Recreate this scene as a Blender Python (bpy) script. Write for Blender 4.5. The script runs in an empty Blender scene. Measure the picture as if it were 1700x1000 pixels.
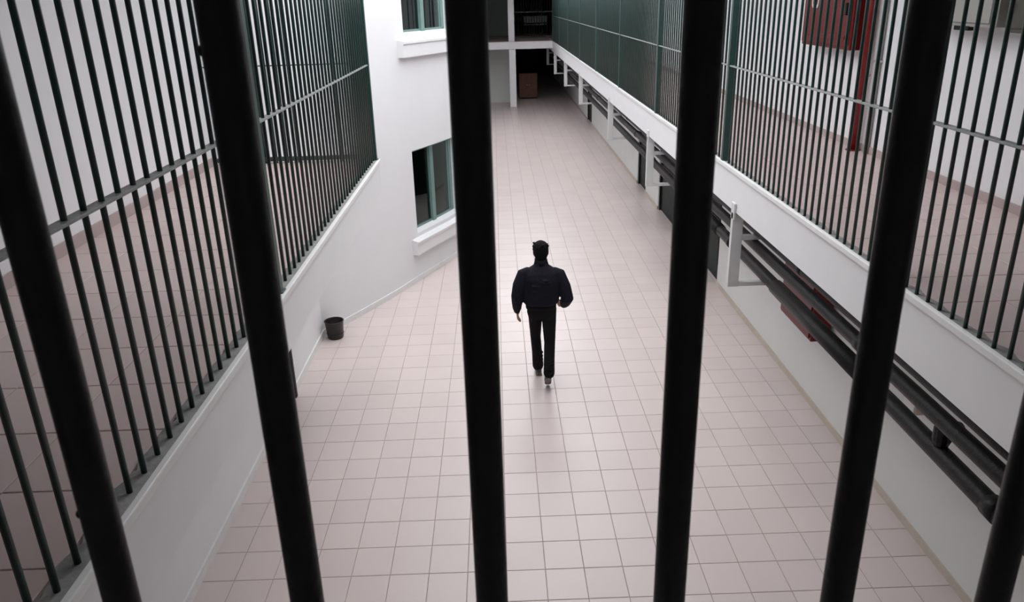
import bpy, bmesh, math, random
from mathutils import Vector, Matrix
random.seed(7)
S = bpy.context.scene
COL = S.collection
PI = math.pi

# ------------------------------------------------------------------ camera
EYE = 4.15
FPX = 1294.065
cam_data = bpy.data.cameras.new('camera')
cam_data.sensor_width = 36.0
cam_data.lens = FPX / 1700.0 * 36.0
cam_data.clip_start = 0.05
cam_data.clip_end = 200
RC = Matrix(((0.99925, 0.03180, -0.01190), (-0.02300, 0.36150, -0.93210), (-0.02540, 0.93180, 0.36200)))
VL, VV, PP = (818.0, -2.0), (942.0, 3830.0), (850.0, 500.0)
def _ray(x, y): return Vector((x - PP[0], -(y - PP[1]), -FPX))
_Y = _ray(*VL).normalized()
_Z = (-_ray(*VV)).normalized()
_X = _Y.cross(_Z).normalized()
_Z = _X.cross(_Y).normalized()
RC = Matrix((_X, _Y, _Z))                      # camera axes -> world
cam = bpy.data.objects.new('camera', cam_data)
cam.matrix_world = Matrix.Translation((0, 0, EYE)) @ RC.to_4x4()
cam_data.dof.use_dof = True
cam_data.dof.focus_distance = 8.6
cam_data.dof.aperture_fstop = 22.0
COL.objects.link(cam)
S.camera = cam

# ------------------------------------------------------------------ daylight and exposure
world = bpy.data.worlds.new('world')
S.world = world
world.use_nodes = True
bg = world.node_tree.nodes['Background']
bg.inputs['Color'].default_value = (0.965, 0.975, 1.0, 1)
bg.inputs['Strength'].default_value = 1.0
S.view_settings.view_transform = 'Standard'
S.view_settings.look = 'None'
S.view_settings.gamma = 1.0
S.view_settings.use_curve_mapping = False
S.view_settings.exposure = 1.72

# ------------------------------------------------------------------ materials
def mat(name, col, rough=0.6, metal=0.0, var=0.0, vscale=3.0, bump=0.0, bscale=40.0, spec=0.5, col2=None):
    m = bpy.data.materials.new(name); m.use_nodes = True
    nt = m.node_tree; b = nt.nodes['Principled BSDF']
    b.inputs['Roughness'].default_value = rough
    b.inputs['Metallic'].default_value = metal
    b.inputs['Specular IOR Level'].default_value = spec
    c1 = tuple(col) + (1,)
    b.inputs['Base Color'].default_value = c1
    geo = nt.nodes.new('ShaderNodeNewGeometry')
    if var > 0 or col2:
        n = nt.nodes.new('ShaderNodeTexNoise'); n.inputs['Scale'].default_value = vscale
        n.inputs['Detail'].default_value = 6; n.inputs['Roughness'].default_value = 0.6
        nt.links.new(geo.outputs['Position'], n.inputs['Vector'])
        r = nt.nodes.new('ShaderNodeValToRGB')
        r.color_ramp.elements[0].position = 0.32; r.color_ramp.elements[1].position = 0.68
        lo = tuple(col2) if col2 else tuple(v * (1 - var) for v in col)
        r.color_ramp.elements[0].color = lo + (1,); r.color_ramp.elements[1].color = c1
        nt.links.new(n.outputs['Fac'], r.inputs['Fac'])
        nt.links.new(r.outputs['Color'], b.inputs['Base Color'])
    if bump > 0:
        n2 = nt.nodes.new('ShaderNodeTexNoise'); n2.inputs['Scale'].default_value = bscale
        n2.inputs['Detail'].default_value = 4
        nt.links.new(geo.outputs['Position'], n2.inputs['Vector'])
        bp = nt.nodes.new('ShaderNodeBump'); bp.inputs['Strength'].default_value = bump
        bp.inputs['Distance'].default_value = 0.01
        nt.links.new(n2.outputs['Fac'], bp.inputs['Height'])
        nt.links.new(bp.outputs['Normal'], b.inputs['Normal'])
    return m

def tile_mat(name, col, sx, sy, ox, oy, rough):
    """glazed tile: every tile of the grid a hair lighter or darker, faint mottling and scuffs"""
    m = mat(name, col, rough)
    nt = m.node_tree; b = nt.nodes['Principled BSDF']
    geo = nt.nodes.new('ShaderNodeNewGeometry')
    mp = nt.nodes.new('ShaderNodeVectorMath'); mp.operation = 'SUBTRACT'
    mp.inputs[1].default_value = (ox, oy, 0)
    dv = nt.nodes.new('ShaderNodeVectorMath'); dv.operation = 'DIVIDE'; dv.inputs[1].default_value = (sx, sy, 50)
    fl = nt.nodes.new('ShaderNodeVectorMath'); fl.operation = 'FLOOR'
    wn = nt.nodes.new('ShaderNodeTexWhiteNoise'); wn.noise_dimensions = '2D'
    nt.links.new(geo.outputs['Position'], mp.inputs[0]); nt.links.new(mp.outputs[0], dv.inputs[0])
    nt.links.new(dv.outputs[0], fl.inputs[0]); nt.links.new(fl.outputs[0], wn.inputs['Vector'])
    n = nt.nodes.new('ShaderNodeTexNoise'); n.inputs['Scale'].default_value = 1.7; n.inputs['Detail'].default_value = 7
    nt.links.new(geo.outputs['Position'], n.inputs['Vector'])
    mx = nt.nodes.new('ShaderNodeMath'); mx.operation = 'ADD'
    nt.links.new(wn.outputs['Value'], mx.inputs[0]); nt.links.new(n.outputs['Fac'], mx.inputs[1])
    mr = nt.nodes.new('ShaderNodeMapRange'); mr.inputs['From Min'].default_value = 0.2; mr.inputs['From Max'].default_value = 1.8
    mr.inputs['To Min'].default_value = 0.95; mr.inputs['To Max'].default_value = 1.05
    nt.links.new(mx.outputs[0], mr.inputs['Value'])
    vm = nt.nodes.new('ShaderNodeVectorMath'); vm.operation = 'SCALE'; vm.inputs[0].default_value = col
    nt.links.new(mr.outputs[0], vm.inputs['Scale']); nt.links.new(vm.outputs[0], b.inputs['Base Color'])
    return m

TX, TY, TOX, TOY = 0.3015, 0.333, -0.036, 4.56     # hall tiles
GT = 0.414                                         # gallery tiles
M = {}
M['wall'] = mat('white_plaster', (0.80, 0.80, 0.815), 0.65, var=0.035, vscale=1.3, bump=0.05, bscale=60)
M['wall_low'] = mat('grey_white_plaster', (0.755, 0.775, 0.755), 0.6, var=0.05, vscale=1.1, bump=0.05, bscale=60)
M['white'] = mat('white_paint', (0.80, 0.80, 0.81), 0.45, var=0.03, vscale=4)
M['trim'] = mat('white_trim', (0.80, 0.80, 0.79), 0.4, var=0.06, vscale=9)
M['skirt'] = mat('cream_skirting', (0.60, 0.53, 0.45), 0.5, var=0.1, vscale=6)
M['pink_skirt'] = mat('pink_skirting', (0.46, 0.37, 0.36), 0.5, var=0.08, vscale=6)
M['tile'] = tile_mat('hall_tile', (0.66, 0.57, 0.55), TX, TY, TOX, TOY, 0.32)
M['gtile'] = tile_mat('gallery_tile', (0.60, 0.485, 0.465), GT, GT, -3.042, 1.96, 0.4)
M['grout'] = mat('grout', (0.40, 0.325, 0.305), 0.9, var=0.2, vscale=8)
M['concrete'] = mat('grey_screed', (0.34, 0.34, 0.33), 0.85, var=0.45, vscale=9, bump=0.3, bscale=50)
M['bar'] = mat('dark_green_enamel', (0.0065, 0.034, 0.027), 0.33, var=0.25, vscale=14, bump=0.03, bscale=90, spec=0.55)
M['post'] = mat('green_enamel_post', (0.018, 0.055, 0.046), 0.4, var=0.2, vscale=10)
M['black_bar'] = mat('black_enamel', (0.007, 0.008, 0.008), 0.5, var=0.3, vscale=30, bump=0.12, bscale=120, spec=0.3)
M['rail'] = mat('worn_grey_rail', (0.30, 0.32, 0.31), 0.42, var=0.35, vscale=22)
M['pipe'] = mat('black_wrapped_pipe', (0.012, 0.0115, 0.013), 0.5, var=0.5, vscale=35, bump=0.35, bscale=70, spec=0.3)
M['bracket'] = mat('bracket_grey_white', (0.66, 0.67, 0.67), 0.5, var=0.08, vscale=8)
M['red'] = mat('red_enamel', (0.15, 0.007, 0.009), 0.4, var=0.2, vscale=5, spec=0.3)
M['redpipe'] = mat('red_pipe_enamel', (0.22, 0.008, 0.010), 0.4, var=0.15, vscale=8)
M['black'] = mat('dull_black', (0.010, 0.010, 0.0105), 0.6, spec=0.2)
M['decal'] = mat('white_print', (0.75, 0.73, 0.73), 0.5)
M['box'] = mat('grey_beige_metal', (0.36, 0.36, 0.33), 0.5, var=0.08, vscale=3)
M['olive'] = mat('dark_olive_metal', (0.075, 0.07, 0.05), 0.5, var=0.3, vscale=12)
M['frame'] = mat('teal_window_frame', (0.18, 0.29, 0.265), 0.35, var=0.12, vscale=10)
M['dark_door'] = mat('dark_green_door', (0.008, 0.018, 0.016), 0.55, var=0.2, vscale=5, spec=0.2)
M['greenpanel'] = mat('dark_green_panel', (0.15, 0.19, 0.175), 0.5, var=0.1, vscale=3)
M['wood'] = mat('brown_veneer', (0.17, 0.055, 0.028), 0.5, var=0.4, vscale=7)
M['bin'] = mat('dark_brown_plastic', (0.013, 0.008, 0.0075), 0.4, var=0.3, vscale=18)
M['jacket'] = mat('navy_cloth', (0.009, 0.009, 0.016), 0.85, var=0.3, vscale=25, bump=0.4, bscale=35, spec=0.2)
M['rib'] = mat('navy_ribbing', (0.008, 0.008, 0.013), 0.9, var=0.3, vscale=60, spec=0.2)
M['trousers'] = mat('black_cloth', (0.008, 0.008, 0.009), 0.9, var=0.3, vscale=25, bump=0.4, bscale=30, spec=0.2)
M['hair'] = mat('black_hair', (0.008, 0.0075, 0.007), 0.8, var=0.4, vscale=70, bump=0.5, bscale=160, spec=0.1)
M['skin'] = mat('skin', (0.36, 0.20, 0.15), 0.55, var=0.1, vscale=20)
M['shoe'] = mat('dark_leather', (0.012, 0.010, 0.010), 0.4)
M['sole'] = mat('worn_grey_sole', (0.17, 0.145, 0.135), 0.7, var=0.3, vscale=30)
M['eye'] = mat('eye_dark', (0.02, 0.014, 0.01), 0.2)
M['steel'] = mat('dull_steel', (0.5, 0.5, 0.5), 0.35, metal=0.8)
def glass_mat():
    m = bpy.data.materials.new('tinted_glass'); m.use_nodes = True
    nt = m.node_tree; nt.nodes.clear()
    o = nt.nodes.new('ShaderNodeOutputMaterial'); mx = nt.nodes.new('ShaderNodeMixShader')
    t = nt.nodes.new('ShaderNodeBsdfTransparent'); t.inputs['Color'].default_value = (0.45, 0.62, 0.57, 1)
    g = nt.nodes.new('ShaderNodeBsdfGlossy'); g.inputs['Roughness'].default_value = 0.02
    g.inputs['Color'].default_value = (0.8, 0.95, 0.9, 1)
    fr = nt.nodes.new('ShaderNodeFresnel'); fr.inputs['IOR'].default_value = 1.6
    nt.links.new(fr.outputs[0], mx.inputs[0]); nt.links.new(t.outputs[0], mx.inputs[1]); nt.links.new(g.outputs[0], mx.inputs[2])
    nt.links.new(mx.outputs[0], o.inputs[0])
    return m
M['glass'] = glass_mat()

# ------------------------------------------------------------------ mesh helpers
def box(bm, x0, x1, y0, y1, z0, z1, bev=0.0):
    r = bmesh.ops.create_cube(bm, size=1.0)
    vs = r['verts']
    for v in vs:
        v.co = Vector((x0 + (v.co.x + .5) * (x1 - x0), y0 + (v.co.y + .5) * (y1 - y0), z0 + (v.co.z + .5) * (z1 - z0)))
    if bev > 0:
        es = list({e for v in vs for e in v.link_edges})
        bmesh.ops.bevel(bm, geom=es, offset=bev, segments=2, affect='EDGES', profile=0.5)
def loft(bm, rings, caps=True):
    rv = [[bm.verts.new(p) for p in r] for r in rings]
    n = len(rv[0])
    for a, b in zip(rv, rv[1:]):
        for i in range(n):
            bm.faces.new((a[i], a[(i + 1) % n], b[(i + 1) % n], b[i]))
    if caps:
        bm.faces.new(list(reversed(rv[0]))); bm.faces.new(rv[-1])
    return rv
def frame_of(d):
    d = d.normalized()
    up = Vector((0, 0, 1)) if abs(d.z) < 0.9 else Vector((0, 1, 0))
    a = d.cross(up).normalized(); b = a.cross(d).normalized()
    return a, b
def tube(bm, pts, rads, n=12, round_caps=False):
    pts = [Vector(p) for p in pts]
    if not hasattr(rads, '__len__'): rads = [rads] * len(pts)
    rads = [(r, r) if not hasattr(r, '__len__') else r for r in rads]
    rings = []
    P, Rr, D = [], [], []
    for i, p in enumerate(pts):
        d = (pts[min(i + 1, len(pts) - 1)] - pts[max(i - 1, 0)]).normalized()
        P.append(p); Rr.append(rads[i]); D.append(d)
    if round_caps:
        for k in (0.35, 0.75):
            r0 = Rr[0] if k == 0.35 else r0
        h0, h1 = min(rads[0]), min(rads[-1])
        f = [(0.55, 0.80), (0.95, 0.25)]
        P0 = [pts[0] - D[0] * h0 * a for a, s in reversed(f)]; R0 = [(rads[0][0] * s, rads[0][1] * s) for a, s in reversed(f)]
        P1 = [pts[-1] + D[-1] * h1 * a for a, s in f]; R1 = [(rads[-1][0] * s, rads[-1][1] * s) for a, s in f]
        P = P0 + P + P1; Rr = R0 + Rr + R1; D = [D[0]] * 2 + D + [D[-1]] * 2
    a0, b0 = frame_of(D[0])
    for p, r, d in zip(P, Rr, D):
        a = (a0 - d * a0.dot(d)).normalized(); b = a.cross(d).normalized(); a0 = a
        rings.append([p + a * (r[0] * math.cos(2 * PI * i / n)) + b * (r[1] * math.sin(2 * PI * i / n)) for i in range(n)])
    loft(bm, rings)
def ellipses(bm, secs, n=24, p=2.3):
    """stack of superellipse sections (cx, cy, z, rx, ry)"""
    rings = []
    for cx, cy, z, rx, ry in secs:
        ring = []
        for i in range(n):
            t = 2 * PI * i / n; c, s = math.cos(t), math.sin(t)
            ring.append(Vector((cx + rx * math.copysign(abs(c) ** (2 / p), c), cy + ry * math.copysign(abs(s) ** (2 / p), s), z)))
        rings.append(ring)
    loft(bm, rings)
def mesh_of(name, bm, m, smooth=False, recalc=True):
    if recalc: bmesh.ops.recalc_face_normals(bm, faces=bm.faces[:])
    me = bpy.data.meshes.new(name); bm.to_mesh(me); bm.free()
    me.materials.append(M[m] if isinstance(m, str) else m)
    if smooth:
        for p in me.polygons: p.use_smooth = True
    return me
def obj(name, bm, m, parent=None, smooth=False, recalc=True):
    o = bpy.data.objects.new(name, mesh_of(name, bm, m, smooth, recalc)); COL.objects.link(o)
    o.parent = parent
    return o
def inst(name, me, loc=(0, 0, 0), parent=None, rot=None):
    o = bpy.data.objects.new(name, me); COL.objects.link(o); o.location = loc; o.parent = parent
    if rot: o.rotation_euler = rot
    return o
def tag(o, label, cat, group=None, kind=None):
    if label: o['label'] = label
    if cat: o['category'] = cat
    if group: o['group'] = group
    if kind: o['kind'] = kind
    return o
def thing(name, label, cat, loc=(0, 0, 0), group=None, rz=0):
    o = bpy.data.objects.new(name, None); COL.objects.link(o); o.location = loc; o.rotation_euler = (0, 0, rz)
    o.empty_display_size = 0.1
    return tag(o, label, cat, group)
def struct(name, bm, m, label, cat, parent=None, smooth=False, recalc=True):
    o = obj(name, bm, m, parent, smooth, recalc)
    o['kind'] = 'structure'
    if not parent: tag(o, label, cat)
    return o
def boxes(*bs):
    bm = bmesh.new()
    for b in bs: box(bm, *b)
    return bm
def to_cam(p):
    c = RC.transposed() @ (Vector(p) - Vector((0, 0, EYE)))
    if c.z > -0.1: return None
    return PP[0] + FPX * c.x / -c.z, PP[1] - FPX * c.y / -c.z, -c.z
def seen(p, mar=40):
    q = to_cam(p)
    return q is not None and -mar < q[0] < 1700 + mar and -mar < q[1] < 1000 + mar
def at_y(px, py, y):
    d = RC @ _ray(px, py); return Vector((0, 0, EYE)) + d * (y / d.y)

# ------------------------------------------------------------------ main dimensions
ZF = 2.56                       # gallery floor
XL, XBL, XWL, XGL = -1.29, -1.333, -2.41, -3.05      # left fascia, bars, lower wall, gallery back wall
XR, XBR, XWR, XGR = 2.272, 2.295, 3.27, 3.83         # the same on the right
YEND = 8.47                     # end of the left gallery
YB = 32.0                       # front of the bridge
ZC = 5.2                        # ceiling over the galleries
SKY0, SKY1 = 4.4, 29.0          # unseen skylight opening over the hall, its ends set to shape the daylight

# ------------------------------------------------------------------ floor of the hall
floor = struct('floor', boxes((-4.3, 4.6, -3, 66, -0.3, -0.004)), 'grout', 'beige tiled floor of the long hall between the galleries', 'floor')
def tile_mesh(name, sx, sy, m, gap=0.0048, h=0.02, bev=0.0025):
    bm = bmesh.new()
    a, b = sx / 2 - gap / 2, sy / 2 - gap / 2
    rings = [[(-a, -b, -h), (a, -b, -h), (a, b, -h), (-a, b, -h)], [(-a, -b, -bev), (a, -b, -bev), (a, b, -bev), (-a, b, -bev)],
             [(-a + bev, -b + bev, 0), (a - bev, -b + bev, 0), (a - bev, b - bev, 0), (-a + bev, b - bev, 0)]]
    rv = [[bm.verts.new(p) for p in r] for r in rings]
    for r0, r1 in zip(rv, rv[1:]):
        for i in range(4): bm.faces.new((r0[i], r0[(i + 1) % 4], r1[(i + 1) % 4], r1[i]))
    bm.faces.new(rv[-1])
    return mesh_of(name, bm, m, recalc=False)
def lay(parent, x0, x1, y0, y1, sx, sy, ox, oy, z, m, limit, name):
    me = tile_mesh(name, sx, sy, m)
    cells = []
    i0, i1 = math.floor((x0 - ox) / sx), math.ceil((x1 - ox) / sx)
    j0, j1 = math.floor((y0 - oy) / sy), math.ceil((y1 - oy) / sy)
    for i in range(i0, i1):
        for j in range(j0, j1):
            cx, cy = ox + (i + .5) * sx, oy + (j + .5) * sy
            if cx - sx / 2 < x0 - 1e-6 or cx + sx / 2 > x1 + 1e-6: continue
            q = to_cam((cx, cy, z))
            vis = seen((cx, cy, z))
            cells.append((0 if vis else 1, q[2] if q else 1e3, cx, cy))
    cells.sort()
    for k, (v, d, cx, cy) in enumerate(cells):
        if k < limit and v == 0: inst(name, me, (cx, cy, z + random.uniform(-0.0006, 0.0006)), parent)
    rest = [(cx, cy) for k, (v, d, cx, cy) in enumerate(cells) if not (k < limit and v == 0)]
    if rest:
        vs, fs = [], []
        base = [v.co.copy() for v in me.vertices]; pf = [tuple(p.vertices) for p in me.polygons]
        for cx, cy in rest:
            o = len(vs); dz = random.uniform(-0.0006, 0.0006)
            vs += [(c.x + cx, c.y + cy, c.z + z + dz) for c in base]
            fs += [tuple(a + o for a in f) for f in pf]
        mm = bpy.data.meshes.new(name + '_field'); mm.from_pydata(vs, [], fs); mm.materials.append(M[m])
        o = inst(name + '_field', mm, parent=parent); o['kind'] = 'stuff'
lay(floor, -3.95, 4.4, -1, 64, TX, TY, TOX, TOY, 0.0, 'tile', 300, 'floor_tile')

# ------------------------------------------------------------------ galleries
def gallery(name, x0, x1, y0, y1, zb, label):
    g = struct(name, boxes((x0, x1, y0, y1, zb, ZF - 0.016)), 'white', label, 'gallery slab')
    return g
slabL = gallery('floor_gallery_left', XGL - 0.15, XL, 0.62, YEND, 2.205, 'left gallery slab with white fascia and pinkish tiles behind the bars')
slabR = gallery('floor_gallery_right', XR, XGR + 0.15, 0.62, 64.0, 2.17, 'right gallery slab with white fascia above the black pipes')
slabN = gallery('floor_gallery_near', XGL - 0.15, XGR + 0.15, -2.2, 0.60, 2.2, 'gallery slab beneath the big foreground bars')
slabB = gallery('floor_bridge', -0.75, XR, YB, 64.0, 2.29, 'white bridge slab spanning the far end of the hall')
for s, x0, x1, y0, y1 in ((slabL, XGL - .15, XBL - 0.045, 0.62, YEND - .02), (slabR, XBR + 0.04, XGR + .15, 0.62, 64), (slabB, -0.75, XR, YB + 0.08, 64)):
    bm = boxes((x0, x1, y0, y1, ZF - 0.016, ZF - 0.004)); obj('grout_bed', bm, 'grout', s)
lay(slabL, XGL, XBL - 0.045, 0.7, YEND - 0.02, GT, GT, XGL + 0.008, 1.96 - 3 * GT, ZF, 'gtile', 300, 'gallery_tile')
lay(slabR, XBR + 0.03, XGR, 0.7, 38.6, 0.372, 0.4, XBR + 0.045, 0.66, ZF, 'gtile', 300, 'gallery_tile')
# grey screed strip that the bars are set in, and the white lip with its drip groove
def strips(s, xa, xb, xo, y0, y1, sgn):
    n = int((y1 - y0) / 0.06); bm = bmesh.new(); rows = []
    for i in range(n + 1):
        y = y0 + (y1 - y0) * i / n
        w = 0.012 * math.sin(i * 1.9) + random.uniform(-.008, .008)
        e = xb + sgn * w
        rows.append([bm.verts.new(p) for p in ((xa, y, ZF - 0.02), (xa, y, ZF + 0.003), (e, y, ZF + 0.005), (e, y, ZF - 0.02))])
    for a, b in zip(rows, rows[1:]):
        for k in range(4): bm.faces.new((a[k], a[(k + 1) % 4], b[(k + 1) % 4], b[k]))
    bm.faces.new(rows[0]); bm.faces.new(list(reversed(rows[-1])))
    obj('screed_strip', bm, 'concrete', s)
    bm = bmesh.new(); box(bm, min(xo, xa), max(xo, xa), y0, y1, ZF - 0.036, ZF + 0.006, 0.006)
    obj('ledge_lip', bm, 'trim', s)
strips(slabL, XL - 0.012, XBL - 0.045, XL + 0.02, 0.62, YEND, 1)
strips(slabR, XR + 0.012, XBR + 0.045, XR - 0.02, 0.62, YB, 1)
bm = boxes((-0.75, XR, YB - 0.012, YB + 0.03, ZF - 0.036, ZF + 0.004)); obj('ledge_lip', bm, 'trim', slabB)
bm = boxes((XGL, XL + 0.012, YEND - 0.02, YEND + 0.012, ZF - 0.036, ZF + 0.006)); obj('ledge_lip', bm, 'trim', slabL)
# skirting of the galleries
struct('baseboard_gallery_left', boxes((XGL, XGL + 0.015, 0.6, YEND, ZF, ZF + 0.09)), 'pink_skirt', 'pinkish tile skirting along the left gallery wall', 'skirting')
struct('baseboard_gallery_right', boxes((XGR - 0.015, XGR, 0.6, 38, ZF, ZF + 0.07)), 'pink_skirt', 'brownish tile skirting along the right gallery wall', 'skirting')

# ------------------------------------------------------------------ straight walls
struct('wall_gallery_left', boxes((XGL - 0.15, XGL, -2.2, YEND + 0.4, ZF - 0.02, ZC)), 'wall', 'plain white wall behind the left gallery bars', 'wall')
struct('wall_gallery_right', boxes((XGR, XGR + 0.15, -2.2, 64, ZF - 0.02, ZC)), 'wall', 'white wall behind the right gallery bars', 'wall')
struct('wall_gallery_near', boxes((XGL - 0.15, XGR + 0.15, -2.35, -2.2, 0, ZC)), 'wall', 'wall behind the foreground gallery', 'wall')
# lower left wall with a doorway
DL0, DL1 = 6.86, 7.93
struct('wall_left', boxes((XWL - 0.2, XWL, -2.2, DL0, 0, 2.205), (XWL - 0.2, XWL, DL1, 9.75, 0, 2.205), (XWL - 0.2, XWL, DL0, DL1, 2.08, 2.205)),
       'wall', 'white lower wall under the left gallery', 'wall')
def door(name, x, y0, y1, side, label, frame_proud=0.035):
    d = bpy.data.objects.new(name, None); COL.objects.link(d); d.location = (x, (y0 + y1) / 2, 0)
    tag(d, label, 'door', kind='structure')
    h = 2.08; w = (y1 - y0) / 2; s = side
    xs = lambda a, b: (min(a * s, b * s), max(a * s, b * s))
    for ya, yb in ((-w, -w + 0.06), (w - 0.06, w)):
        obj('door_jamb', boxes((*xs(-0.12, frame_proud), ya, yb, 0, h)), 'black', d)
    obj('door_head', boxes((*xs(-0.12, frame_proud), -w, w, h - 0.06, h)), 'black', d)
    bm = boxes((*xs(-0.10, -0.055), -w + 0.06, w - 0.06, 0.005, h - 0.06))
    lf = obj('door_leaf', bm, 'dark_door', d)
    bm = bmesh.new(); box(bm, *xs(-0.057, -0.045), -w + 0.2, w - 0.2, 0.25, 0.95, 0.004); box(bm, *xs(-0.057, -0.045), -w + 0.2, w - 0.2, 1.15, 1.85, 0.004)
    obj('door_panel', bm, 'dark_door', lf)
    bm = bmesh.new(); tube(bm, [(-0.055 * s, w - 0.14, 1.02), (0.0, w - 0.14, 1.02), (0.0, w - 0.26, 1.02)], 0.009, 8)
    obj('handle', bm, 'steel', lf)
    return d
door('door_1', XWL, DL0, DL1, 1, 'dark door in the white wall under the left gallery', 0.05)
# lower right wall with its doorways
RD = [(11.1, 12.35), (13.9, 15.65), (17.05, 18.1), (27.2, 28.6)]
bs = []; y = -2.2
for a, b in RD:
    bs.append((XWR, XWR + 0.2, y, a, 0, 2.17)); bs.append((XWR, XWR + 0.2, a, b, 2.08, 2.17)); y = b
bs.append((XWR, XWR + 0.2, y, 64, 0, 2.17))
struct('wall_right', boxes(*bs), 'wall_low', 'grey-white lower wall under the right gallery pipes', 'wall')
near = ['first dark green door beyond the red cabinet on the lower right wall', 'wide dark green door on the lower right wall', 'narrow dark door beyond the wide green door', 'dark door in the lower right wall close to the bridge']
for k, (a, b) in enumerate(RD): door('door_%d' % (k + 2), XWR, a, b, -1, near[k], -0.02)
bs = []; y = -2.2
for a, b in RD: bs.append((XWR - 0.016, XWR + 0.01, y, a, 0, 0.07)); y = b
bs.append((XWR - 0.016, XWR + 0.01, y, 38, 0, 0.07))
struct('baseboard_right', boxes(*bs), 'skirt', 'cream skirting at the foot of the lower right wall', 'skirting')
struct('baseboard_left', boxes((XWL - 0.01, XWL + 0.018, -2.2, DL0, 0, 0.09), (XWL - 0.01, XWL + 0.018, DL1, 9.62, 0, 0.09)), 'trim', 'white skirting at the foot of the lower left wall', 'skirting')

# ------------------------------------------------------------------ curved wall with two windows
CP = [(-3.6, 8.35), (-3.05, 8.9), (-2.41, 9.63), (-1.664, 10.97), (-1.283, 11.8), (-0.80, 12.835), (-0.575, 13.55), (-0.50, 14.6), (-0.48, 17), (-0.48, 24), (-0.48, 34.4)]
def catmull(P, n=14):
    P = [Vector((x, y, 0)) for x, y in P]; out = []
    for i in range(len(P) - 1):
        p0, p1, p2, p3 = P[max(i - 1, 0)], P[i], P[i + 1], P[min(i + 2, len(P) - 1)]
        for k in range(n):
            t = k / n
            out.append(0.5 * ((2 * p1) + (p2 - p0) * t + (2 * p0 - 5 * p1 + 4 * p2 - p3) * t * t + (3 * p1 - p0 - 3 * p2 + p3) * t ** 3))
    out.append(P[-1]); return out
CV = catmull(CP)
def nrm(i):
    d = (CV[min(i + 1, len(CV) - 1)] - CV[max(i - 1, 0)]).normalized()
    return Vector((d.y, -d.x, 0))          # towards the hall
def cv_at_y(yy):
    for i in range(len(CV) - 1):
        if CV[i].y <= yy <= CV[i + 1].y:
            t = (yy - CV[i].y) / (CV[i + 1].y - CV[i].y)
            return i, CV[i].lerp(CV[i + 1], t), nrm(i).lerp(nrm(i + 1), t).normalized()
WY0, WY1 = 11.78, 13.12
def cv_range(y0, y1):
    i0, a, na = cv_at_y(y0); i1, b, nb = cv_at_y(y1)
    pts = [(a, na)] + [(CV[i], nrm(i)) for i in range(i0 + 1, i1 + 1) if y0 + 0.005 < CV[i].y < y1 - 0.005] + [(b, nb)]
    return pts
def slab_along(bm, pts, d0, d1, z0, z1, zi=None):
    """solid that follows the curve: from offset d0 (outer) to d1 (inner); zi = top height of the inner edge"""
    rings = []
    for p, n in pts:
        a = p + n * d0; b = p + n * d1
        rings.append([Vector((a.x, a.y, z0)), Vector((a.x, a.y, z1)), Vector((b.x, b.y, z1 if zi is None else zi)), Vector((b.x, b.y, z0))])
    loft(bm, rings)
WZ = [(0.76, 2.04), (3.70, 4.95)]
TH = -0.22
bm = bmesh.new()
full0 = [(CV[i], nrm(i)) for i in range(len(CV)) if CV[i].y < WY0 - 0.005] + [cv_at_y(WY0)[1:]]
full1 = [cv_at_y(WY1)[1:]] + [(CV[i], nrm(i)) for i in range(len(CV)) if CV[i].y > WY1 + 0.005]
slab_along(bm, full0, 0, TH, 0, ZC + 0.9)
slab_along(bm, full1, 0, TH, 0, ZC + 0.9)
mid = cv_range(WY0, WY1)
for z0, z1 in ((0, WZ[0][0]), (WZ[0][1], WZ[1][0]), (WZ[1][1], ZC + 0.9)): slab_along(bm, mid, 0, TH, z0, z1)
wc = struct('wall_curved', bm, 'wall', 'tall white curved wall with green framed windows', 'wall', smooth=False)
bm = bmesh.new(); slab_along(bm, [(p, n) for p, n in full0 + mid + full1 if p.y > 9.6], 0.018, -0.01, 0, 0.085)
struct('baseboard_curved', bm, 'trim', 'white skirting along the foot of the curved wall', 'skirting')
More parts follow.
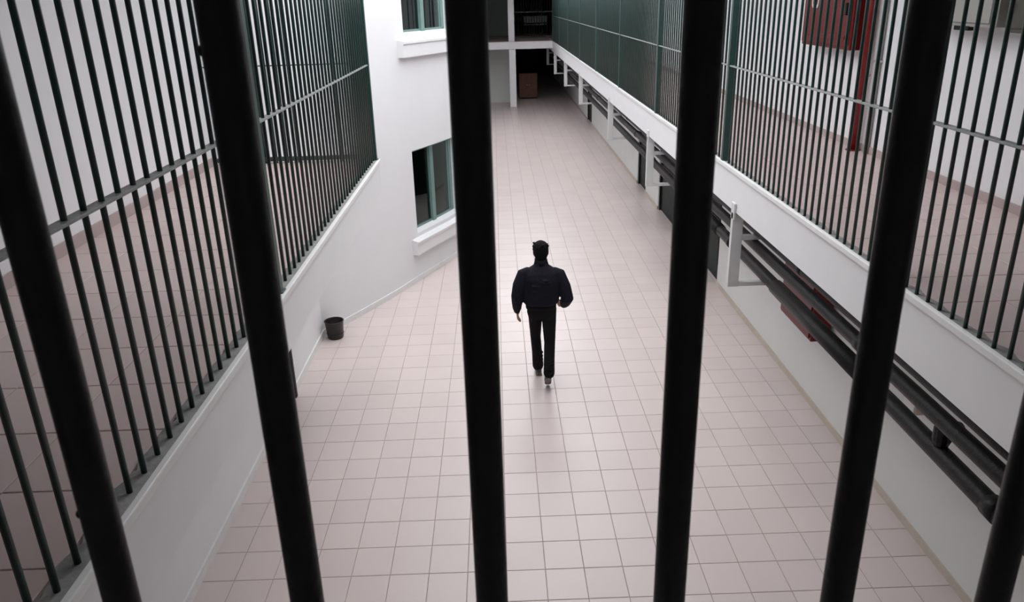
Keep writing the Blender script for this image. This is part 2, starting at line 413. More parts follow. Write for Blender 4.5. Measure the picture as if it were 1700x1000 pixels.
for k, ((z0, z1), lab) in enumerate(zip(WZ, ('lower green framed window in the curved white wall', 'upper green framed window in the curved white wall'))):
    w = bpy.data.objects.new('window_%d' % (k + 1), None); COL.objects.link(w)
    w.location = cv_at_y((WY0 + WY1) / 2)[1] + Vector((0, 0, z0)); tag(w, lab, 'window', kind='structure')
    inv = Matrix.Translation(-w.location)
    def part(name, bm, m, par=w):
        bmesh.ops.transform(bm, matrix=inv, verts=bm.verts[:]); return obj(name, bm, m, par)
    fd0, fd1 = -0.11, -0.17
    bm = bmesh.new()
    slab_along(bm, cv_range(WY0, WY0 + 0.035), fd0, fd1, z0, z1); part('frame_stile', bm, 'frame')
    bm = bmesh.new(); slab_along(bm, cv_range(WY1 - 0.09, WY1), fd0, fd1, z0, z1); part('frame_stile', bm, 'frame')
    bm = bmesh.new(); slab_along(bm, mid, fd0, fd1, z0, z0 + 0.06); part('frame_rail', bm, 'frame')
    bm = bmesh.new(); slab_along(bm, mid, fd0, fd1, z1 - 0.05, z1); part('frame_rail', bm, 'frame')
    bm = bmesh.new(); slab_along(bm, cv_range(12.385, 12.475), fd0 + 0.02, fd1, z0, z1); part('mullion', bm, 'frame')
    # side-hung casement in the second light
    for a, b in ((12.475, 12.515), (12.99, 13.03)):
        bm = bmesh.new(); slab_along(bm, cv_range(a, b), fd0 - 0.02, fd1, z0 + 0.06, z1 - 0.05); part('sash_stile', bm, 'frame')
    for a, b in ((WY0 + 0.035, 12.385), (12.515, 12.99)):
        bm = bmesh.new(); slab_along(bm, cv_range(a, b), -0.138, -0.144, z0 + 0.06, z1 - 0.05); part('pane', bm, 'glass')
    # sill: sloping top slab over a set-back apron
    sill = cv_range(WY0 - 0.17, WY1 + 0.17)
    bm = bmesh.new(); slab_along(bm, sill, 0.115, -0.0, z0 - 0.115, z0 - 0.085, z0 - 0.06); part('sill', bm, 'white')
    bm = bmesh.new(); slab_along(bm, sill, 0.095, 0.0, z0 - 0.30, z0 - 0.115); part('sill_apron', bm, 'white')
    bm = bmesh.new(); slab_along(bm, mid, 0.002, -0.11, z0 - 0.02, z0 - 0.004 if False else z0 + 0.0, z0 + 0.03); part('sill_slope', bm, 'white')
# rooms behind the windows
struct('wall_room', boxes((-3.55, -3.4, 9.2, 16, 0, ZC), (-3.4, -0.72, 15.6, 15.75, 0, ZC)), 'wall', 'dim inner wall of the room behind the green windows', 'wall')
bm = bmesh.new()
pts = [CV[i] + nrm(i) * TH for i in range(len(CV)) if 9.7 < CV[i].y < 16]
lo = [bm.verts.new((p.x, p.y, 2.75)) for p in pts] + [bm.verts.new((-3.4, 16, 2.75)), bm.verts.new((-3.4, 9.7, 2.75))]
fc = bm.faces.new(lo); r = bmesh.ops.extrude_face_region(bm, geom=[fc])
bmesh.ops.translate(bm, verts=[v for v in r['geom'] if isinstance(v, bmesh.types.BMVert)], vec=(0, 0, 0.25))
struct('floor_room', bm, 'wall', 'floor of the room behind the upper green window', 'floor')

# ------------------------------------------------------------------ ceilings over the galleries, open skylight above the hall
bm = boxes((-4.2, XL - 0.02, -2.4, YEND, ZC, ZC + 0.2), (XR + 0.02, 4.6, -2.4, 66, ZC, ZC + 0.2), (XL - 0.02, XR + 0.02, -2.4, SKY0, ZC, ZC + 0.2), (-4.2, XR + 0.02, SKY1, 66, ZC, ZC + 0.2))  # unseen; strip before the opening reaches over the hall to darken its near end
pts = [CV[i] + nrm(i) * TH for i in range(len(CV)) if CV[i].y > 8.5]
lo = [bm.verts.new((p.x, p.y, ZC)) for p in pts] + [bm.verts.new((-4.2, 34, ZC)), bm.verts.new((-4.2, 8.5, ZC))]
fc = bm.faces.new(lo); r = bmesh.ops.extrude_face_region(bm, geom=[fc])
bmesh.ops.translate(bm, verts=[v for v in r['geom'] if isinstance(v, bmesh.types.BMVert)], vec=(0, 0, 0.2))
struct('ceiling', bm, 'wall', 'unseen white ceiling over the hall, its skylight opening cut to shape the daylight', 'ceiling')

# ------------------------------------------------------------------ barred grilles
BR = 0.0108
def bar_mesh(z0, z1, r, m, n=12):
    bm = bmesh.new(); tube(bm, [(0, 0, z0), (0, 0, (z0 + z1) / 2), (0, 0, z1)], r, n); return mesh_of('bar', bm, m, True)
barG = bar_mesh(0, ZC - ZF, BR, 'bar')
def grille(label, x, y0, y1, s, first, posts, rail_z):
    g = thing('barred_grille', label, 'grille', (x, y0, ZF))
    y = first
    while y > y0 + 0.03: y -= s
    ys = []
    while y < y1 - 0.02:
        if y > y0 + 0.02 and all(abs(y - p) > 0.05 for p in posts): ys.append(y)
        y += s
    for yy in ys: inst('bar', barG, (0, yy - y0, 0), g)
    for p in posts:
        bm = bmesh.new(); box(bm, -0.03, 0.03, p - y0 - 0.03, p - y0 + 0.03, 0.0, ZC - ZF, 0.005)
        po = obj('post', bm, 'post', g)
        bm = bmesh.new(); box(bm, -0.03, 0.045, p - y0 - 0.045, p - y0 + 0.039, 0.0, 0.012, 0.003); obj('base_plate', bm, 'post', po)
    bm = bmesh.new(); box(bm, -0.023, 0.023, 0, y1 - y0, rail_z - 0.006, rail_z + 0.006, 0.002); obj('rail', bm, 'rail', g)
    return g, ys
gL, ysL = grille('dark green barred grille with grey rail along the left gallery', XBL, 0.66, YEND, 0.1228, 4.239 * 1.333 / 2.41, [4.36, 8.43], 3.545 - ZF)
gR, ysR = grille('long dark green barred grille with grey rail along the right gallery', XBR, 0.66, YB, 0.119, 4.127 * 2.295 / 3.0, [4.36, 7.84, 11.32, 14.8, 18.28, 21.76, 25.24, 28.72, 31.95], 3.485 - ZF)
# cross grille closing the end of the left gallery
gE = thing('barred_grille', 'dark green cross grille closing the far end of the left gallery', 'grille', (XBL, 8.43, ZF))
x = -0.1
while x > XGL - XBL + 0.03:
    inst('bar', barG, (x, 0, 0), gE); x -= 0.118
bm = bmesh.new(); box(bm, XGL - XBL, -0.03, -0.02, 0.02, 0.02, 0.065, 0.004); obj('bottom_rail', bm, 'post', gE)
bm = bmesh.new(); box(bm, XGL - XBL, -0.03, -0.006, 0.006, 1.0, 1.012, 0.002); obj('rail', bm, 'post', gE)
# foreground grille right in front of the camera
gF = thing('barred_grille', 'thick black vertical bars of the foreground grille', 'grille', (0, 0.405, ZF))
barF = bar_mesh(0, ZC - ZF, 0.0104, 'black_bar', 20)
DIR = [-0.918, -0.6215, -0.3287, -0.0325, 0.2550, 0.5304, 0.7900, 1.045]
for i, d in enumerate(DIR):
    yy = 0.405 * (1 + 0.018 * (i - 3)); inst('bar', barF, (d * yy, yy - 0.405, 0), gF)
ya, yb = 0.405 * (1 - 0.018 * 3), 0.405 * (1 + 0.018 * 4)
for nm, z in (('bottom_rail', 0.03), ('top_rail', ZC - ZF - 0.04)):
    bm = bmesh.new(); tube(bm, [(DIR[0] * ya, ya - 0.405, z), (DIR[-1] * yb, yb - 0.405, z)], 0.02, 8); obj(nm, bm, 'black_bar', gF)
for i, z in ((1, at_y(128, 848, 0.3904).z - ZF), (2, at_y(327, 84, 0.3977).z - ZF)):        # blobs of old paint on two bars
    d = DIR[i]; yy = 0.405 * (1 + 0.018 * (i - 3)); bm = bmesh.new()
    bmesh.ops.create_icosphere(bm, subdivisions=2, radius=0.0032, matrix=Matrix.Translation((d * yy - 0.0085, yy - 0.408, z)))
    obj('paint_blob', bm, 'black_bar', gF, True)

# ------------------------------------------------------------------ brackets and pipes under the right gallery
BK = [(7.29, 1.41, 'nearest the red cabinet'), (11.75, 1.46, ''), (16.0, 1.52, ''), (21.7, 1.58, ''), (26.4, 1.60, ''), (30.9, 1.64, ''), (35.3, 1.66, '')]
blab = ['grey-white hanger bracket holding pipes beside the red wall cabinet'] + ['%s white hanger bracket along the pipes, counted from the red wall cabinet' % w for w in ('second', 'third', 'fourth', 'fifth', 'sixth')] + ['dim hanger bracket under the far bridge slab']
for (yb_, zb, _), lab in zip(BK, blab):
    zb = 1.51 - 0.060 - 0.045      # the lower arm carries the thick pipe
    b = thing('pipe_bracket', lab, 'bracket', (XR, yb_, zb), 'hanger brackets under the right gallery')
    h = 2.26 - zb
    bm = bmesh.new(); box(bm, -0.022, 0.085, -0.03, 0.03, 0, 2.165 - zb, 0.004); hg = obj('hanger', bm, 'bracket', b)
    bm = bmesh.new(); box(bm, -0.022, -0.002, -0.05, 0.05, 2.10 - zb, h, 0.004); obj('hanger_plate', bm, 'bracket', hg)
    bm = bmesh.new(); box(bm, -0.016, 0.42, -0.025, 0.025, 0.002, 0.045, 0.004); obj('lower_arm', bm, 'bracket', b)
    zu = 1.886 - zb
    bm = bmesh.new(); box(bm, -0.016, 0.40, -0.025, 0.025, zu, zu + 0.048, 0.004); obj('upper_arm', bm, 'bracket', b)
    bm = bmesh.new(); tube(bm, [(0.375, 0, zu), (0.375, 0, 2.172 - zb)], 0.008, 8); obj('tie_rod', bm, 'bracket', b)
def pipe(label, x, z0, r, y0, y1, coll, dz=0.0):
    p = thing('service_pipe', label, 'pipe', (x, y0, z0))
    L = y1 - y0
    bm = bmesh.new(); tube(bm, [(0, L * k / 12, dz * k / 12) for k in range(13)], r, 16); obj('pipe_run', bm, 'pipe', p, True)
    for c in coll:
        bm = bmesh.new(); tube(bm, [(0, c - y0 - 0.05, dz * (c - y0) / L), (0, c - y0 + 0.05, dz * (c - y0) / L)], r * 1.14, 16); obj('coupling', bm, 'pipe', p, True)
    return p
lowpipe = pipe('thick black lower pipe resting on the bracket arms', 2.62, 1.51, 0.060, 0.6, 38, [3.45, 8.4, 10.2, 13.2, 18.4, 23.7, 28.9])
pipe('black middle pipe running between the thick pipe and the fascia', 2.50, 1.832, 0.052, 0.6, 38, [4.9, 9.3, 14.0, 19.4, 24.5])
pipe('thin black upper pipe tucked under the white fascia', 2.50, 1.972, 0.036, 0.6, 38, [6.1, 10.4, 15.0, 20.4])
pipe('slim dark conduit along the wall behind the pipes', 2.93, 1.98, 0.022, 0.6, 38, [5.0, 9.0], 0.0)
# valve and hanger block on the pipes by the near bar
for ya, yb_ in ((5.05, 6.95), (8.9, 10.6)):       # thicker lagged lengths
    zz = 0.0
    bm = bmesh.new(); tube(bm, [(0, ya - 0.6, zz), (0, (ya + yb_) / 2 - 0.6, zz), (0, yb_ - 0.6, zz)], 0.072, 16); obj('lagging', bm, 'pipe', lowpipe, True)
v = Vector((0, 4.02 - 0.6, 0.02))
bm = bmesh.new(); tube(bm, [v, v + Vector((0, 0, 0.07)), v + Vector((0, 0, 0.15)), v + Vector((0, 0, 0.19))], [0.03, 0.055, 0.055, 0.03], 12); vb = obj('valve_body', bm, 'pipe', lowpipe)
bm = bmesh.new(); ring = [v + Vector((0.10 + 0.0 * t, 0.055 * math.cos(t * PI / 8), 0.12 + 0.055 * math.sin(t * PI / 8))) for t in range(17)]; tube(bm, ring, 0.009, 8); obj('handwheel', bm, 'pipe', vb)
bm = bmesh.new(); tube(bm, [v + Vector((0.0, 0, 0.12)), v + Vector((0.105, 0, 0.12))], 0.01, 8); obj('stem', bm, 'pipe', vb)
jb = thing('junction_box', 'small cream junction box on the wall behind the valve', 'junction box', (XWR, 5.38, 1.02))
bm = bmesh.new(); box(bm, -0.075, 0, -0.09, 0.09, 0, 0.14, 0.008); obj('box_body', bm, 'skirt', jb)
bm = bmesh.new(); box(bm, -0.085, -0.075, -0.08, 0.08, 0.01, 0.13, 0.004); obj('box_lid', bm, 'trim', jb)
# red cabinet on the lower wall
rc = thing('hose_cabinet', 'red metal wall cabinet behind the thick black pipe', 'cabinet', (XWR, 7.45, 0.88))
for mz in (0.1, 0.5): obj('mounting_rail', boxes((-0.03, 0, -0.35, 0.35, mz, mz + 0.04)), 'black', rc)
bm = bmesh.new(); box(bm, -0.22, -0.026, -0.43, 0.43, 0, 0.66, 0.01); obj('cabinet_body', bm, 'red', rc)
bm = bmesh.new(); box(bm, -0.236, -0.218, -0.40, 0.40, 0.03, 0.63, 0.005); dr = obj('cabinet_door', bm, 'red', rc)
bm = bmesh.new(); box(bm, -0.246, -0.236, -0.36, -0.33, 0.17, 0.25, 0.003); obj('latch', bm, 'steel', dr)
bm = bmesh.new(); box(bm, -0.2385, -0.2355, 0.16, 0.25, 0.42, 0.46); obj('print_mark', bm, 'decal', dr)

# ------------------------------------------------------------------ things on the right gallery wall
hc = thing('hose_cabinet', 'dark red fire hose cabinet on the right gallery wall', 'cabinet', (XGR, 8.95, 3.56))
for mz in (0.1, 0.7): obj('mounting_rail', boxes((-0.03, 0, -0.5, 0.5, mz, mz + 0.04)), 'black', hc)
bm = bmesh.new(); box(bm, -0.20, -0.026, -0.66, 0.66, 0, 0.85, 0.01); obj('cabinet_body', bm, 'red', hc)
bm = bmesh.new(); box(bm, -0.22, -0.198, -0.62, 0.62, 0.04, 0.81, 0.006); dr = obj('cabinet_door', bm, 'red', hc)
bm = bmesh.new(); box(bm, -0.226, -0.218, -0.56, 0.56, 0.10, 0.14, 0.003); obj('door_rib', bm, 'red', dr)
bm = bmesh.new(); box(bm, -0.24, -0.22, -0.57, -0.53, 0.34, 0.46, 0.004); obj('latch', bm, 'black', dr)
bm = bmesh.new()
for dy in (0.255, 0.36):                    # white oval figures printed on the door
    n = 20; rings = []
    for ra, rb in ((0.045, 0.075), (0.020, 0.045)):
        rings.append([Vector((-0.2215, dy + ra * math.cos(2 * PI * i / n), 0.475 + rb * math.sin(2 * PI * i / n))) for i in range(n)])
    r0 = [bm.verts.new(p) for p in rings[0]]; r1 = [bm.verts.new(p) for p in rings[1]]
    for i in range(n): bm.faces.new((r0[i], r0[(i + 1) % n], r1[(i + 1) % n], r1[i]))
r = bmesh.ops.extrude_face_region(bm, geom=bm.faces[:]); bmesh.ops.translate(bm, verts=[q for q in r['geom'] if isinstance(q, bmesh.types.BMVert)], vec=(-0.002, 0, 0))
obj('print_mark', bm, 'decal', dr)
sp = thing('standpipe', 'red vertical standpipe beside the fire hose cabinet', 'pipe', (XGR - 0.075, 8.18, ZF))
bm = bmesh.new(); tube(bm, [(0, 0, 0), (0, 0, 1.3), (0, 0, ZC - ZF)], 0.044, 14); obj('pipe_run', bm, 'redpipe', sp, True)
bm = bmesh.new(); tube(bm, [(0, 0, 0), (0, 0, 0.012)], 0.075, 16); obj('floor_flange', bm, 'redpipe', sp)
for z in (0.75, 1.75):
    bm = bmesh.new(); box(bm, -0.05, 0.075, -0.014, 0.014, z, z + 0.025, 0.002); obj('pipe_clamp', bm, 'steel', sp)
cd = thing('conduit', 'slim grey conduit running up next to the standpipe', 'conduit', (XGR - 0.028, 7.98, ZF))
bm = bmesh.new(); tube(bm, [(0, 0, 0.0), (0, 0, ZC - ZF)], 0.028, 10); obj('conduit_run', bm, 'box', cd, True)
bm = bmesh.new(); box(bm, -0.032, 0.028, -0.04, 0.04, 0.9, 0.925, 0.002); obj('conduit_clip', bm, 'steel', cd)
eb = thing('wall_cupboard', 'grey-beige metal wall cupboard above the right gallery floor', 'cupboard', (XGR, 6.33, 3.86))
bm = bmesh.new(); box(bm, -0.24, 0, -0.50, 0.47, 0, 0.75, 0.008); obj('cupboard_body', bm, 'box', eb)
bm = bmesh.new(); box(bm, -0.258, -0.238, -0.44, 0.45, 0.03, 0.72, 0.005); dr = obj('cupboard_door', bm, 'box', eb)
bm = bmesh.new(); box(bm, -0.245, -0.20, -0.17, 0.03, -0.028, 0.004, 0.004); obj('catch', bm, 'black', eb)
eb2 = thing('meter_box', 'dark olive meter box next to the grey-beige cupboard', 'meter box', (XGR, 5.53, 3.835))
bm = bmesh.new(); box(bm, -0.22, 0, -0.30, 0.22, 0, 0.6, 0.008); obj('box_body', bm, 'olive', eb2)
bm = bmesh.new(); box(bm, -0.236, -0.219, -0.28, 0.20, 0.03, 0.57, 0.004); dr = obj('box_door', bm, 'olive', eb2)
bm = bmesh.new(); box(bm, -0.25, -0.236, 0.13, 0.16, 0.12, 0.2, 0.003); obj('latch', bm, 'steel', dr)
bb = thing('switch_box', 'narrow black switch box beside the grey-beige cupboard', 'switch box', (XGR, 6.93, 3.88))
bm = bmesh.new(); box(bm, -0.16, 0, -0.07, 0.07, 0, 0.5, 0.008); obj('box_body', bm, 'black', bb)
bm = bmesh.new(); box(bm, -0.175, -0.16, -0.02, 0.02, 0.2, 0.3, 0.004); obj('switch_lever', bm, 'steel', bb)

# ------------------------------------------------------------------ far end: column, bridge level, dark store
cl = thing('column', 'slim white square column carrying the far bridge', 'column', (0.70, YB + 0.17, 0))
bm = bmesh.new(); box(bm, -0.13, 0.13, -0.14, 0.14, 0, 2.295, 0.01); obj('shaft', bm, 'white', cl)
bm = bmesh.new(); box(bm, -0.145, 0.145, -0.155, 0.155, 0, 0.08, 0.005); obj('column_base', bm, 'skirt', cl)
bm = bmesh.new(); box(bm, -0.13, 0.11, 0.2, 0.44, ZF - 0.01, ZC, 0.01); obj('upper_shaft', bm, 'white', cl)
struct('wall_far', boxes((-0.6, 0.62, 34.2, 34.4, 0, 2.295)), 'wall_low', 'grey-green wall beside the column under the bridge', 'wall')
struct('wall_end', boxes((-0.8, 4.0, 64.0, 64.2, 0, ZC), (0.62, 0.77, 34.2, 64.0, 0, 2.295), (0.77, 0.92, 37.55, 64.0, ZF, ZC)), 'wall_low', 'pale back wall of the recess under the bridge, set deep so it darkens', 'wall')  # building carried far past the bridge so the recess falls dark
struct('wall_bridge', boxes((-0.75, 0.92, 37.4, 37.55, ZF, ZC), (-0.75, -0.6, YB, 37.4, ZF, ZC)), 'greenpanel', 'dark green panelled wall on the bridge level', 'wall')
gB = thing('barred_grille', 'black barred gate on the bridge level beside the column', 'grille', (0.95, 37.4, ZF))
barB = bar_mesh(0, ZC - ZF, 0.016, 'black', 8)
for k in range(24): inst('bar', barB, (0.06 + k * 0.118, 0, 0), gB)
bm = boxes((0, 2.85, -0.02, 0.02, 0.98, 1.01)); obj('rail', bm, 'rail', gB)
bm = boxes((0, 2.85, -0.02, 0.02, 0.03, 0.07)); obj('bottom_rail', bm, 'black', gB)
bn = thing('bench', 'pale bench behind the barred gate on the bridge level', 'bench', (2.0, 38.4, ZF))
bm = bmesh.new(); box(bm, -0.62, 0.5, -0.2, 0.2, 0.40, 0.46, 0.01); obj('seat', bm, 'box', bn)
bm = bmesh.new(); box(bm, -0.62, 0.5, 0.16, 0.2, 0.5, 0.8, 0.01); obj('backrest', bm, 'box', bn)
for sx in (-0.56, 0.44):
    for sy in (-0.16, 0.16):
        bm = boxes((sx - 0.025, sx + 0.025, sy - 0.025, sy + 0.025, 0, 0.52 if sy > 0 else 0.41)); obj('leg', bm, 'black', bn)
cb = thing('cupboard', 'brown wooden cupboard standing in the dark recess under the bridge', 'cupboard', (1.43, 35.4, 0))
bm = bmesh.new(); box(bm, -0.40, 0.40, -0.2, 0.2, 0.06, 1.08, 0.008); obj('carcass', bm, 'wood', cb)
bm = bmesh.new(); box(bm, -0.38, 0.38, -0.18, 0.18, 0.0, 0.06); obj('plinth', bm, 'black', cb)
for sx in (-1, 1):
    bm = bmesh.new(); box(bm, min(0.005 * sx, 0.39 * sx), max(0.005 * sx, 0.39 * sx), -0.218, -0.199, 0.09, 1.03, 0.004); dr = obj('door', bm, 'wood', cb)
    bm = bmesh.new(); bmesh.ops.create_icosphere(bm, subdivisions=1, radius=0.015, matrix=Matrix.Translation((0.05 * sx, -0.228, 0.6))); obj('knob', bm, 'steel', dr)

# ------------------------------------------------------------------ waste bin in the corner
wb = thing('waste_bin', 'small dark brown round waste bin in the wall corner', 'bin', (-2.235, 9.56, 0))
bm = bmesh.new(); n = 32
prof = [(0.0, 0.0), (0.098, 0.0), (0.104, 0.01), (0.122, 0.225), (0.128, 0.238), (0.122, 0.243), (0.115, 0.228), (0.097, 0.012), (0.0, 0.012)]
rings = [[Vector((max(r, 0.001) * math.cos(2 * PI * i / n), max(r, 0.001) * math.sin(2 * PI * i / n), z)) for i in range(n)] for r, z in prof]
loft(bm, rings); obj('bin_body', bm, 'bin', wb, True)
bm = bmesh.new(); tube(bm, [(0.123 * math.cos(2 * PI * i / 28), 0.123 * math.sin(2 * PI * i / 28), 0.238) for i in range(29)], 0.007, 8); obj('rim', bm, 'bin', wb, True)
bm = bmesh.new(); tube(bm, [(0.111 * math.cos(2 * PI * i / 28), 0.111 * math.sin(2 * PI * i / 28), 0.07) for i in range(29)], 0.005, 6); obj('moulded_band', bm, 'bin', wb, True)

# ------------------------------------------------------------------ the walking man
def fuse(name, bm, m, parent, voxel=0.008, smooth=6, fac=0.5):
    """fuse overlapping closed shapes into one skin"""
    bmesh.ops.recalc_face_normals(bm, faces=bm.faces[:])
    me = bpy.data.meshes.new(name); bm.to_mesh(me); bm.free()
    o = bpy.data.objects.new(name, me); COL.objects.link(o)
    r = o.modifiers.new('r', 'REMESH'); r.mode = 'VOXEL'; r.voxel_size = voxel
    if smooth:
        s = o.modifiers.new('s', 'SMOOTH'); s.iterations = smooth; s.factor = fac
    dg = bpy.context.evaluated_depsgraph_get(); dg.update()
    nm = bpy.data.meshes.new_from_object(o.evaluated_get(dg))
    o.modifiers.clear(); o.data = nm; nm.name = name; bpy.data.meshes.remove(me)
    nm.materials.clear(); nm.materials.append(M[m])
    for p in nm.polygons: p.use_smooth = True
    o.parent = parent
    return o
PX, PY = 0.435, 8.12
man = thing('person', 'person in dark navy blouson and black trousers walking away down the hall', 'person', (PX, PY, 0))
def P(x, y, z): return Vector((x - PX, y - PY, z))
# joints
LS, LE, LW = P(.240, 8.11, 1.315), P(.163, 8.06, 1.075), P(.160, 8.15, .872)
RS, RE, RW = P(.630, 8.11, 1.305), P(.718, 8.03, 1.035), P(.690, 8.20, .900)
LH, LK, LA = P(.365, 8.13, .90), P(.370, 8.29, .49), P(.398, 8.285, .09)
RH, RK, RA = P(.515, 8.12, .90), P(.522, 8.10, .49), P(.492, 7.835, .195)
HC = P(.437, 8.165, 1.545)
bm = bmesh.new()
# head with face (looking away, +y), ears, neck
ellipses(bm, [(HC.x, HC.y + 0.02, HC.z - 0.115, 0.030, 0.04), (HC.x, HC.y + 0.025, HC.z - 0.10, 0.048, 0.062), (HC.x, HC.y + 0.012, HC.z - 0.05, 0.066, 0.082),
              (HC.x, HC.y, HC.z, 0.074, 0.094), (HC.x, HC.y - 0.005, HC.z + 0.05, 0.074, 0.094), (HC.x, HC.y - 0.005, HC.z + 0.085, 0.058, 0.075), (HC.x, HC.y - 0.005, HC.z + 0.108, 0.028, 0.04)], 20, 2.1)
tube(bm, [HC + Vector((0, 0.088, 0.012)), HC + Vector((0, 0.104, -0.022)), HC + Vector((0, 0.094, -0.034))], [0.008, 0.013, 0.010], 8, True)      # nose
tube(bm, [HC + Vector((-0.022, 0.081, -0.062)), HC + Vector((0.022, 0.081, -0.062))], 0.008, 8, True)                                          # lips
tube(bm, [HC + Vector((-0.04, 0.084, 0.022)), HC + Vector((0.04, 0.084, 0.022))], 0.008, 8, True)                                             # brow
for s in (-1, 1): tube(bm, [HC + Vector((s * 0.076, -0.004, 0.022)), HC + Vector((s * 0.080, -0.008, -0.004)), HC + Vector((s * 0.075, 0.0, -0.034))], [(0.009, 0.017), (0.009, 0.018), (0.008, 0.012)], 8, True)
tube(bm, [P(.437, 8.115, 1.36), P(.437, 8.135, 1.45), P(.437, 8.15, 1.53)], [0.062, 0.054, 0.055], 14, True)
# torso, limbs under the clothes
ellipses(bm, [(0, 0, .84, .145, .10), (0, 0, .95, .15, .10), (0, 0, 1.1, .155, .105), (0, -.005, 1.25, .175, .11), (0, -.005, 1.34, .165, .095), (0, 0, 1.40, .09, .07)], 20)
for a, b, c in ((LS, LE, LW), (RS, RE, RW)): tube(bm, [a, a.lerp(b, .5), b, b.lerp(c, .5), c], [.05, .045, .04, .036, .027], 12, True)
for a, b, c in ((LH, LK, LA), (RH, RK, RA)): tube(bm, [a, a.lerp(b, .5), b, b.lerp(c, .4), c], [.08, .07, .052, .052, .036], 12, True)
# hands: palm, four fingers, thumb
def hand(w, d, side, curl):
    d = d.normalized(); a = Vector((side, 0.1, 0)); a = (a - d * a.dot(d)).normalized(); fwd = d.cross(a).normalized()
    if fwd.y < 0: fwd = -fwd
    palm = w + d * 0.05
    tube(bm, [w, w + d * 0.03, w + d * 0.085], [(.024, .018), (.014, .036), (.013, .039)] if abs(a.x) > 0.5 else .03, 12, True)
    for k, (L, o) in enumerate(((.062, .028), (.072, .010), (.068, -.009), (.052, -.027))):
        p0 = w + d * 0.082 + fwd * o; p1 = p0 + (d + a * -curl * .35).normalized() * L * .5; p2 = p1 + (d + a * -curl * 1.1).normalized() * L * .5
        tube(bm, [p0, p1, p2], [.0095, .0088, .0075], 8, True)
    p0 = w + d * 0.025 + fwd * 0.028; p1 = p0 + (d * .6 + fwd * .7).normalized() * .035; p2 = p1 + (d * .9 + fwd * .2 - a * .3).normalized() * .032
    tube(bm, [p0, p1, p2], [.013, .011, .009], 8, True)
hand(LW + Vector((0.002, 0.006, -0.012)), Vector((0.06, 0.22, -1)), -1, 0.7)
hand(RW + Vector((-0.004, 0.012, -0.006)), Vector((-0.15, 0.95, -0.25)), 1, 0.9)
fuse('body', bm, 'skin', man, 0.006, 3)
for s in (-1, 1):
    bm = bmesh.new(); bmesh.ops.create_icosphere(bm, subdivisions=2, radius=0.009, matrix=Matrix.Translation(HC + Vector((s * 0.03, 0.084, 0.004)))); obj('eye', bm, 'eye', man, True)
# hair cap
bm = bmesh.new()
ellipses(bm, [(HC.x, HC.y - 0.055, HC.z - 0.085, 0.040, 0.028), (HC.x, HC.y - 0.045, HC.z - 0.06, 0.060, 0.050), (HC.x, HC.y - 0.028, HC.z - 0.02, 0.080, 0.074), (HC.x, HC.y - 0.014, HC.z + 0.03, 0.087, 0.090),
              (HC.x, HC.y - 0.004, HC.z + 0.07, 0.083, 0.098), (HC.x, HC.y, HC.z + 0.105, 0.062, 0.076), (HC.x, HC.y, HC.z + 0.124, 0.030, 0.04)], 20, 2.1)
for k in range(26):
    t = random.uniform(0, 2 * PI); q = HC + Vector((0.07 * math.cos(t), 0.07 * math.sin(t) - 0.01, random.uniform(0.03, 0.10)))
    tube(bm, [q, q + Vector((0.012 * math.cos(t), 0.012 * math.sin(t), 0.004))], 0.013, 6, True)
fuse('hair', bm, 'hair', man, 0.006, 4)
# blouson
bm = bmesh.new()
ellipses(bm, [(-0.005, .0, .955, .172, .125), (-0.005, -.005, .985, .198, .150), (-0.005, -.012, 1.06, .208, .158), (0, -.016, 1.17, .205, .155), (0, -.014, 1.27, .207, .145), (-.002, -.008, 1.335, .188, .120),
              (0, 0, 1.372, .140, .098), (0.002, .01, 1.405, .085, .078), (0.002, .015, 1.445, .066, .066)], 24, 2.4)
tube(bm, [LS + Vector((.05, 0, .01)), LS, LS.lerp(LE, .5) + Vector((-.012, -.005, 0)), LE + Vector((0, -.004, 0)), LE.lerp(LW, .5), LE.lerp(LW, .86)], [.070, .072, .074, .068, .060, .050], 14, True)
tube(bm, [RS + Vector((-.05, 0, .01)), RS, RS.lerp(RE, .5) + Vector((.012, -.005, 0)), RE + Vector((0, -.004, 0)), RE.lerp(RW, .5), RE.lerp(RW, .86)], [.070, .072, .074, .070, .062, .050], 14, True)
for k in range(9):      # soft folds over the back and sleeves
    z = 1.0 + 0.035 * k; x = random.uniform(-.12, .10)
    tube(bm, [(x - .06, -.165 + random.uniform(-.004, .006), z + random.uniform(-.02, .02)), (x, -.170, z), (x + .06, -.160, z + random.uniform(-.02, .02))], .006, 6, True)
jk = fuse('jacket', bm, 'jacket', man, 0.009, 5)
bm = bmesh.new(); ellipses(bm, [(-.005, .0, .905, .160, .118), (-.005, .0, .912, .170, .126), (-.005, .0, .955, .174, .130), (-.005, .0, .965, .165, .12)], 28, 2.4); obj('waistband', bm, 'rib', jk, True)
for e, w in ((LE, LW), (RE, RW)):
    bm = bmesh.new(); a = e.lerp(w, .82); tube(bm, [a, e.lerp(w, 1.02)], [.044, .039], 14, True); obj('cuff', bm, 'rib', jk, True)
bm = bmesh.new(); ellipses(bm, [(.002, .012, 1.415, .082, .078), (.002, .02, 1.45, .072, .070), (.002, .024, 1.475, .068, .066), (.002, .024, 1.476, .060, .058), (.002, .02, 1.44, .06, .06)], 24, 2.0); obj('collar', bm, 'jacket', jk, True)
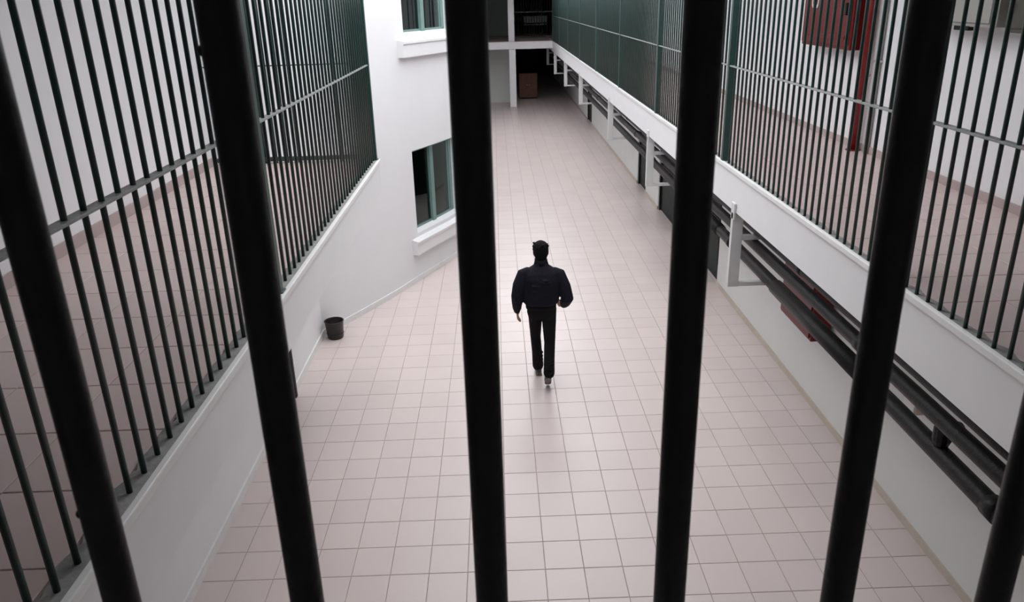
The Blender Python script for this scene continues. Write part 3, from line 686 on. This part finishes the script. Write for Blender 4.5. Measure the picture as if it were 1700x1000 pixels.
# trousers
bm = bmesh.new()
ellipses(bm, [(0, 0, .80, .150, .115), (0, 0, .86, .165, .125), (0, 0, .93, .158, .115), (0, 0, .955, .15, .11)], 24, 2.4)
tube(bm, [LH, LH.lerp(LK, .4), LK + Vector((0, -.005, 0)), LK.lerp(LA, .5) + Vector((0, -.012, 0)), LA + Vector((-.004, -.005, .02))], [.090, .078, .061, .060, .066], 16, True)
tube(bm, [RH, RH.lerp(RK, .4), RK + Vector((0, .0, 0)), RK.lerp(RA, .5), RA + Vector((.004, .012, .02))], [.090, .080, .064, .062, .064], 16, True)
for c, dy in ((LA, -.06), (RA, -.045)):
    for k in range(4): tube(bm, [c + Vector((-.05, dy * .5, .06 + .045 * k)), c + Vector((0, dy * 1.1, .05 + .045 * k)), c + Vector((.05, dy * .5, .065 + .045 * k))], .013, 6, True)
tr = fuse('trousers', bm, 'trousers', man, 0.009, 4)
# shoes: left flat on the floor, right pushing off with its heel raised
def shoe(loc, pitch, yaw):
    e = Matrix.Translation(loc) @ Matrix.Rotation(yaw, 4, 'Z') @ Matrix.Rotation(pitch, 4, 'X')
    bm = bmesh.new()      # local: toe tip at +y 0, heel at -0.27
    ellipses(bm, [(0, -.14, .022, .040, .125), (0, -.14, .045, .042, .125), (0, -.165, .07, .036, .095), (0, -.20, .10, .034, .058), (0, -.205, .13, .034, .05)], 20, 2.3)
    bmesh.ops.transform(bm, matrix=e, verts=bm.verts[:])
    sh = fuse('shoe', bm, 'shoe', man, 0.006, 2)
    bm = bmesh.new(); rings = []
    for z in (0.0, 0.024):
        r = []
        for i in range(28):
            t = 2 * PI * i / 28; yy = -.135 + .135 * math.sin(t); w = .044 - .006 * math.cos(2 * t) - (.008 if -.19 < yy < -.12 else 0)
            r.append(Vector((w * math.cos(t), yy, z)))
        rings.append(r)
    loft(bm, rings); box(bm, -.034, .034, -.262, -.195, -.012, .002)
    bmesh.ops.transform(bm, matrix=e, verts=bm.verts[:]); obj('sole', bm, 'sole', sh)
shoe(P(.388, 8.485, .012), 0, 0.06)
shoe(P(.488, 7.985, .004), -math.radians(37), -0.03)
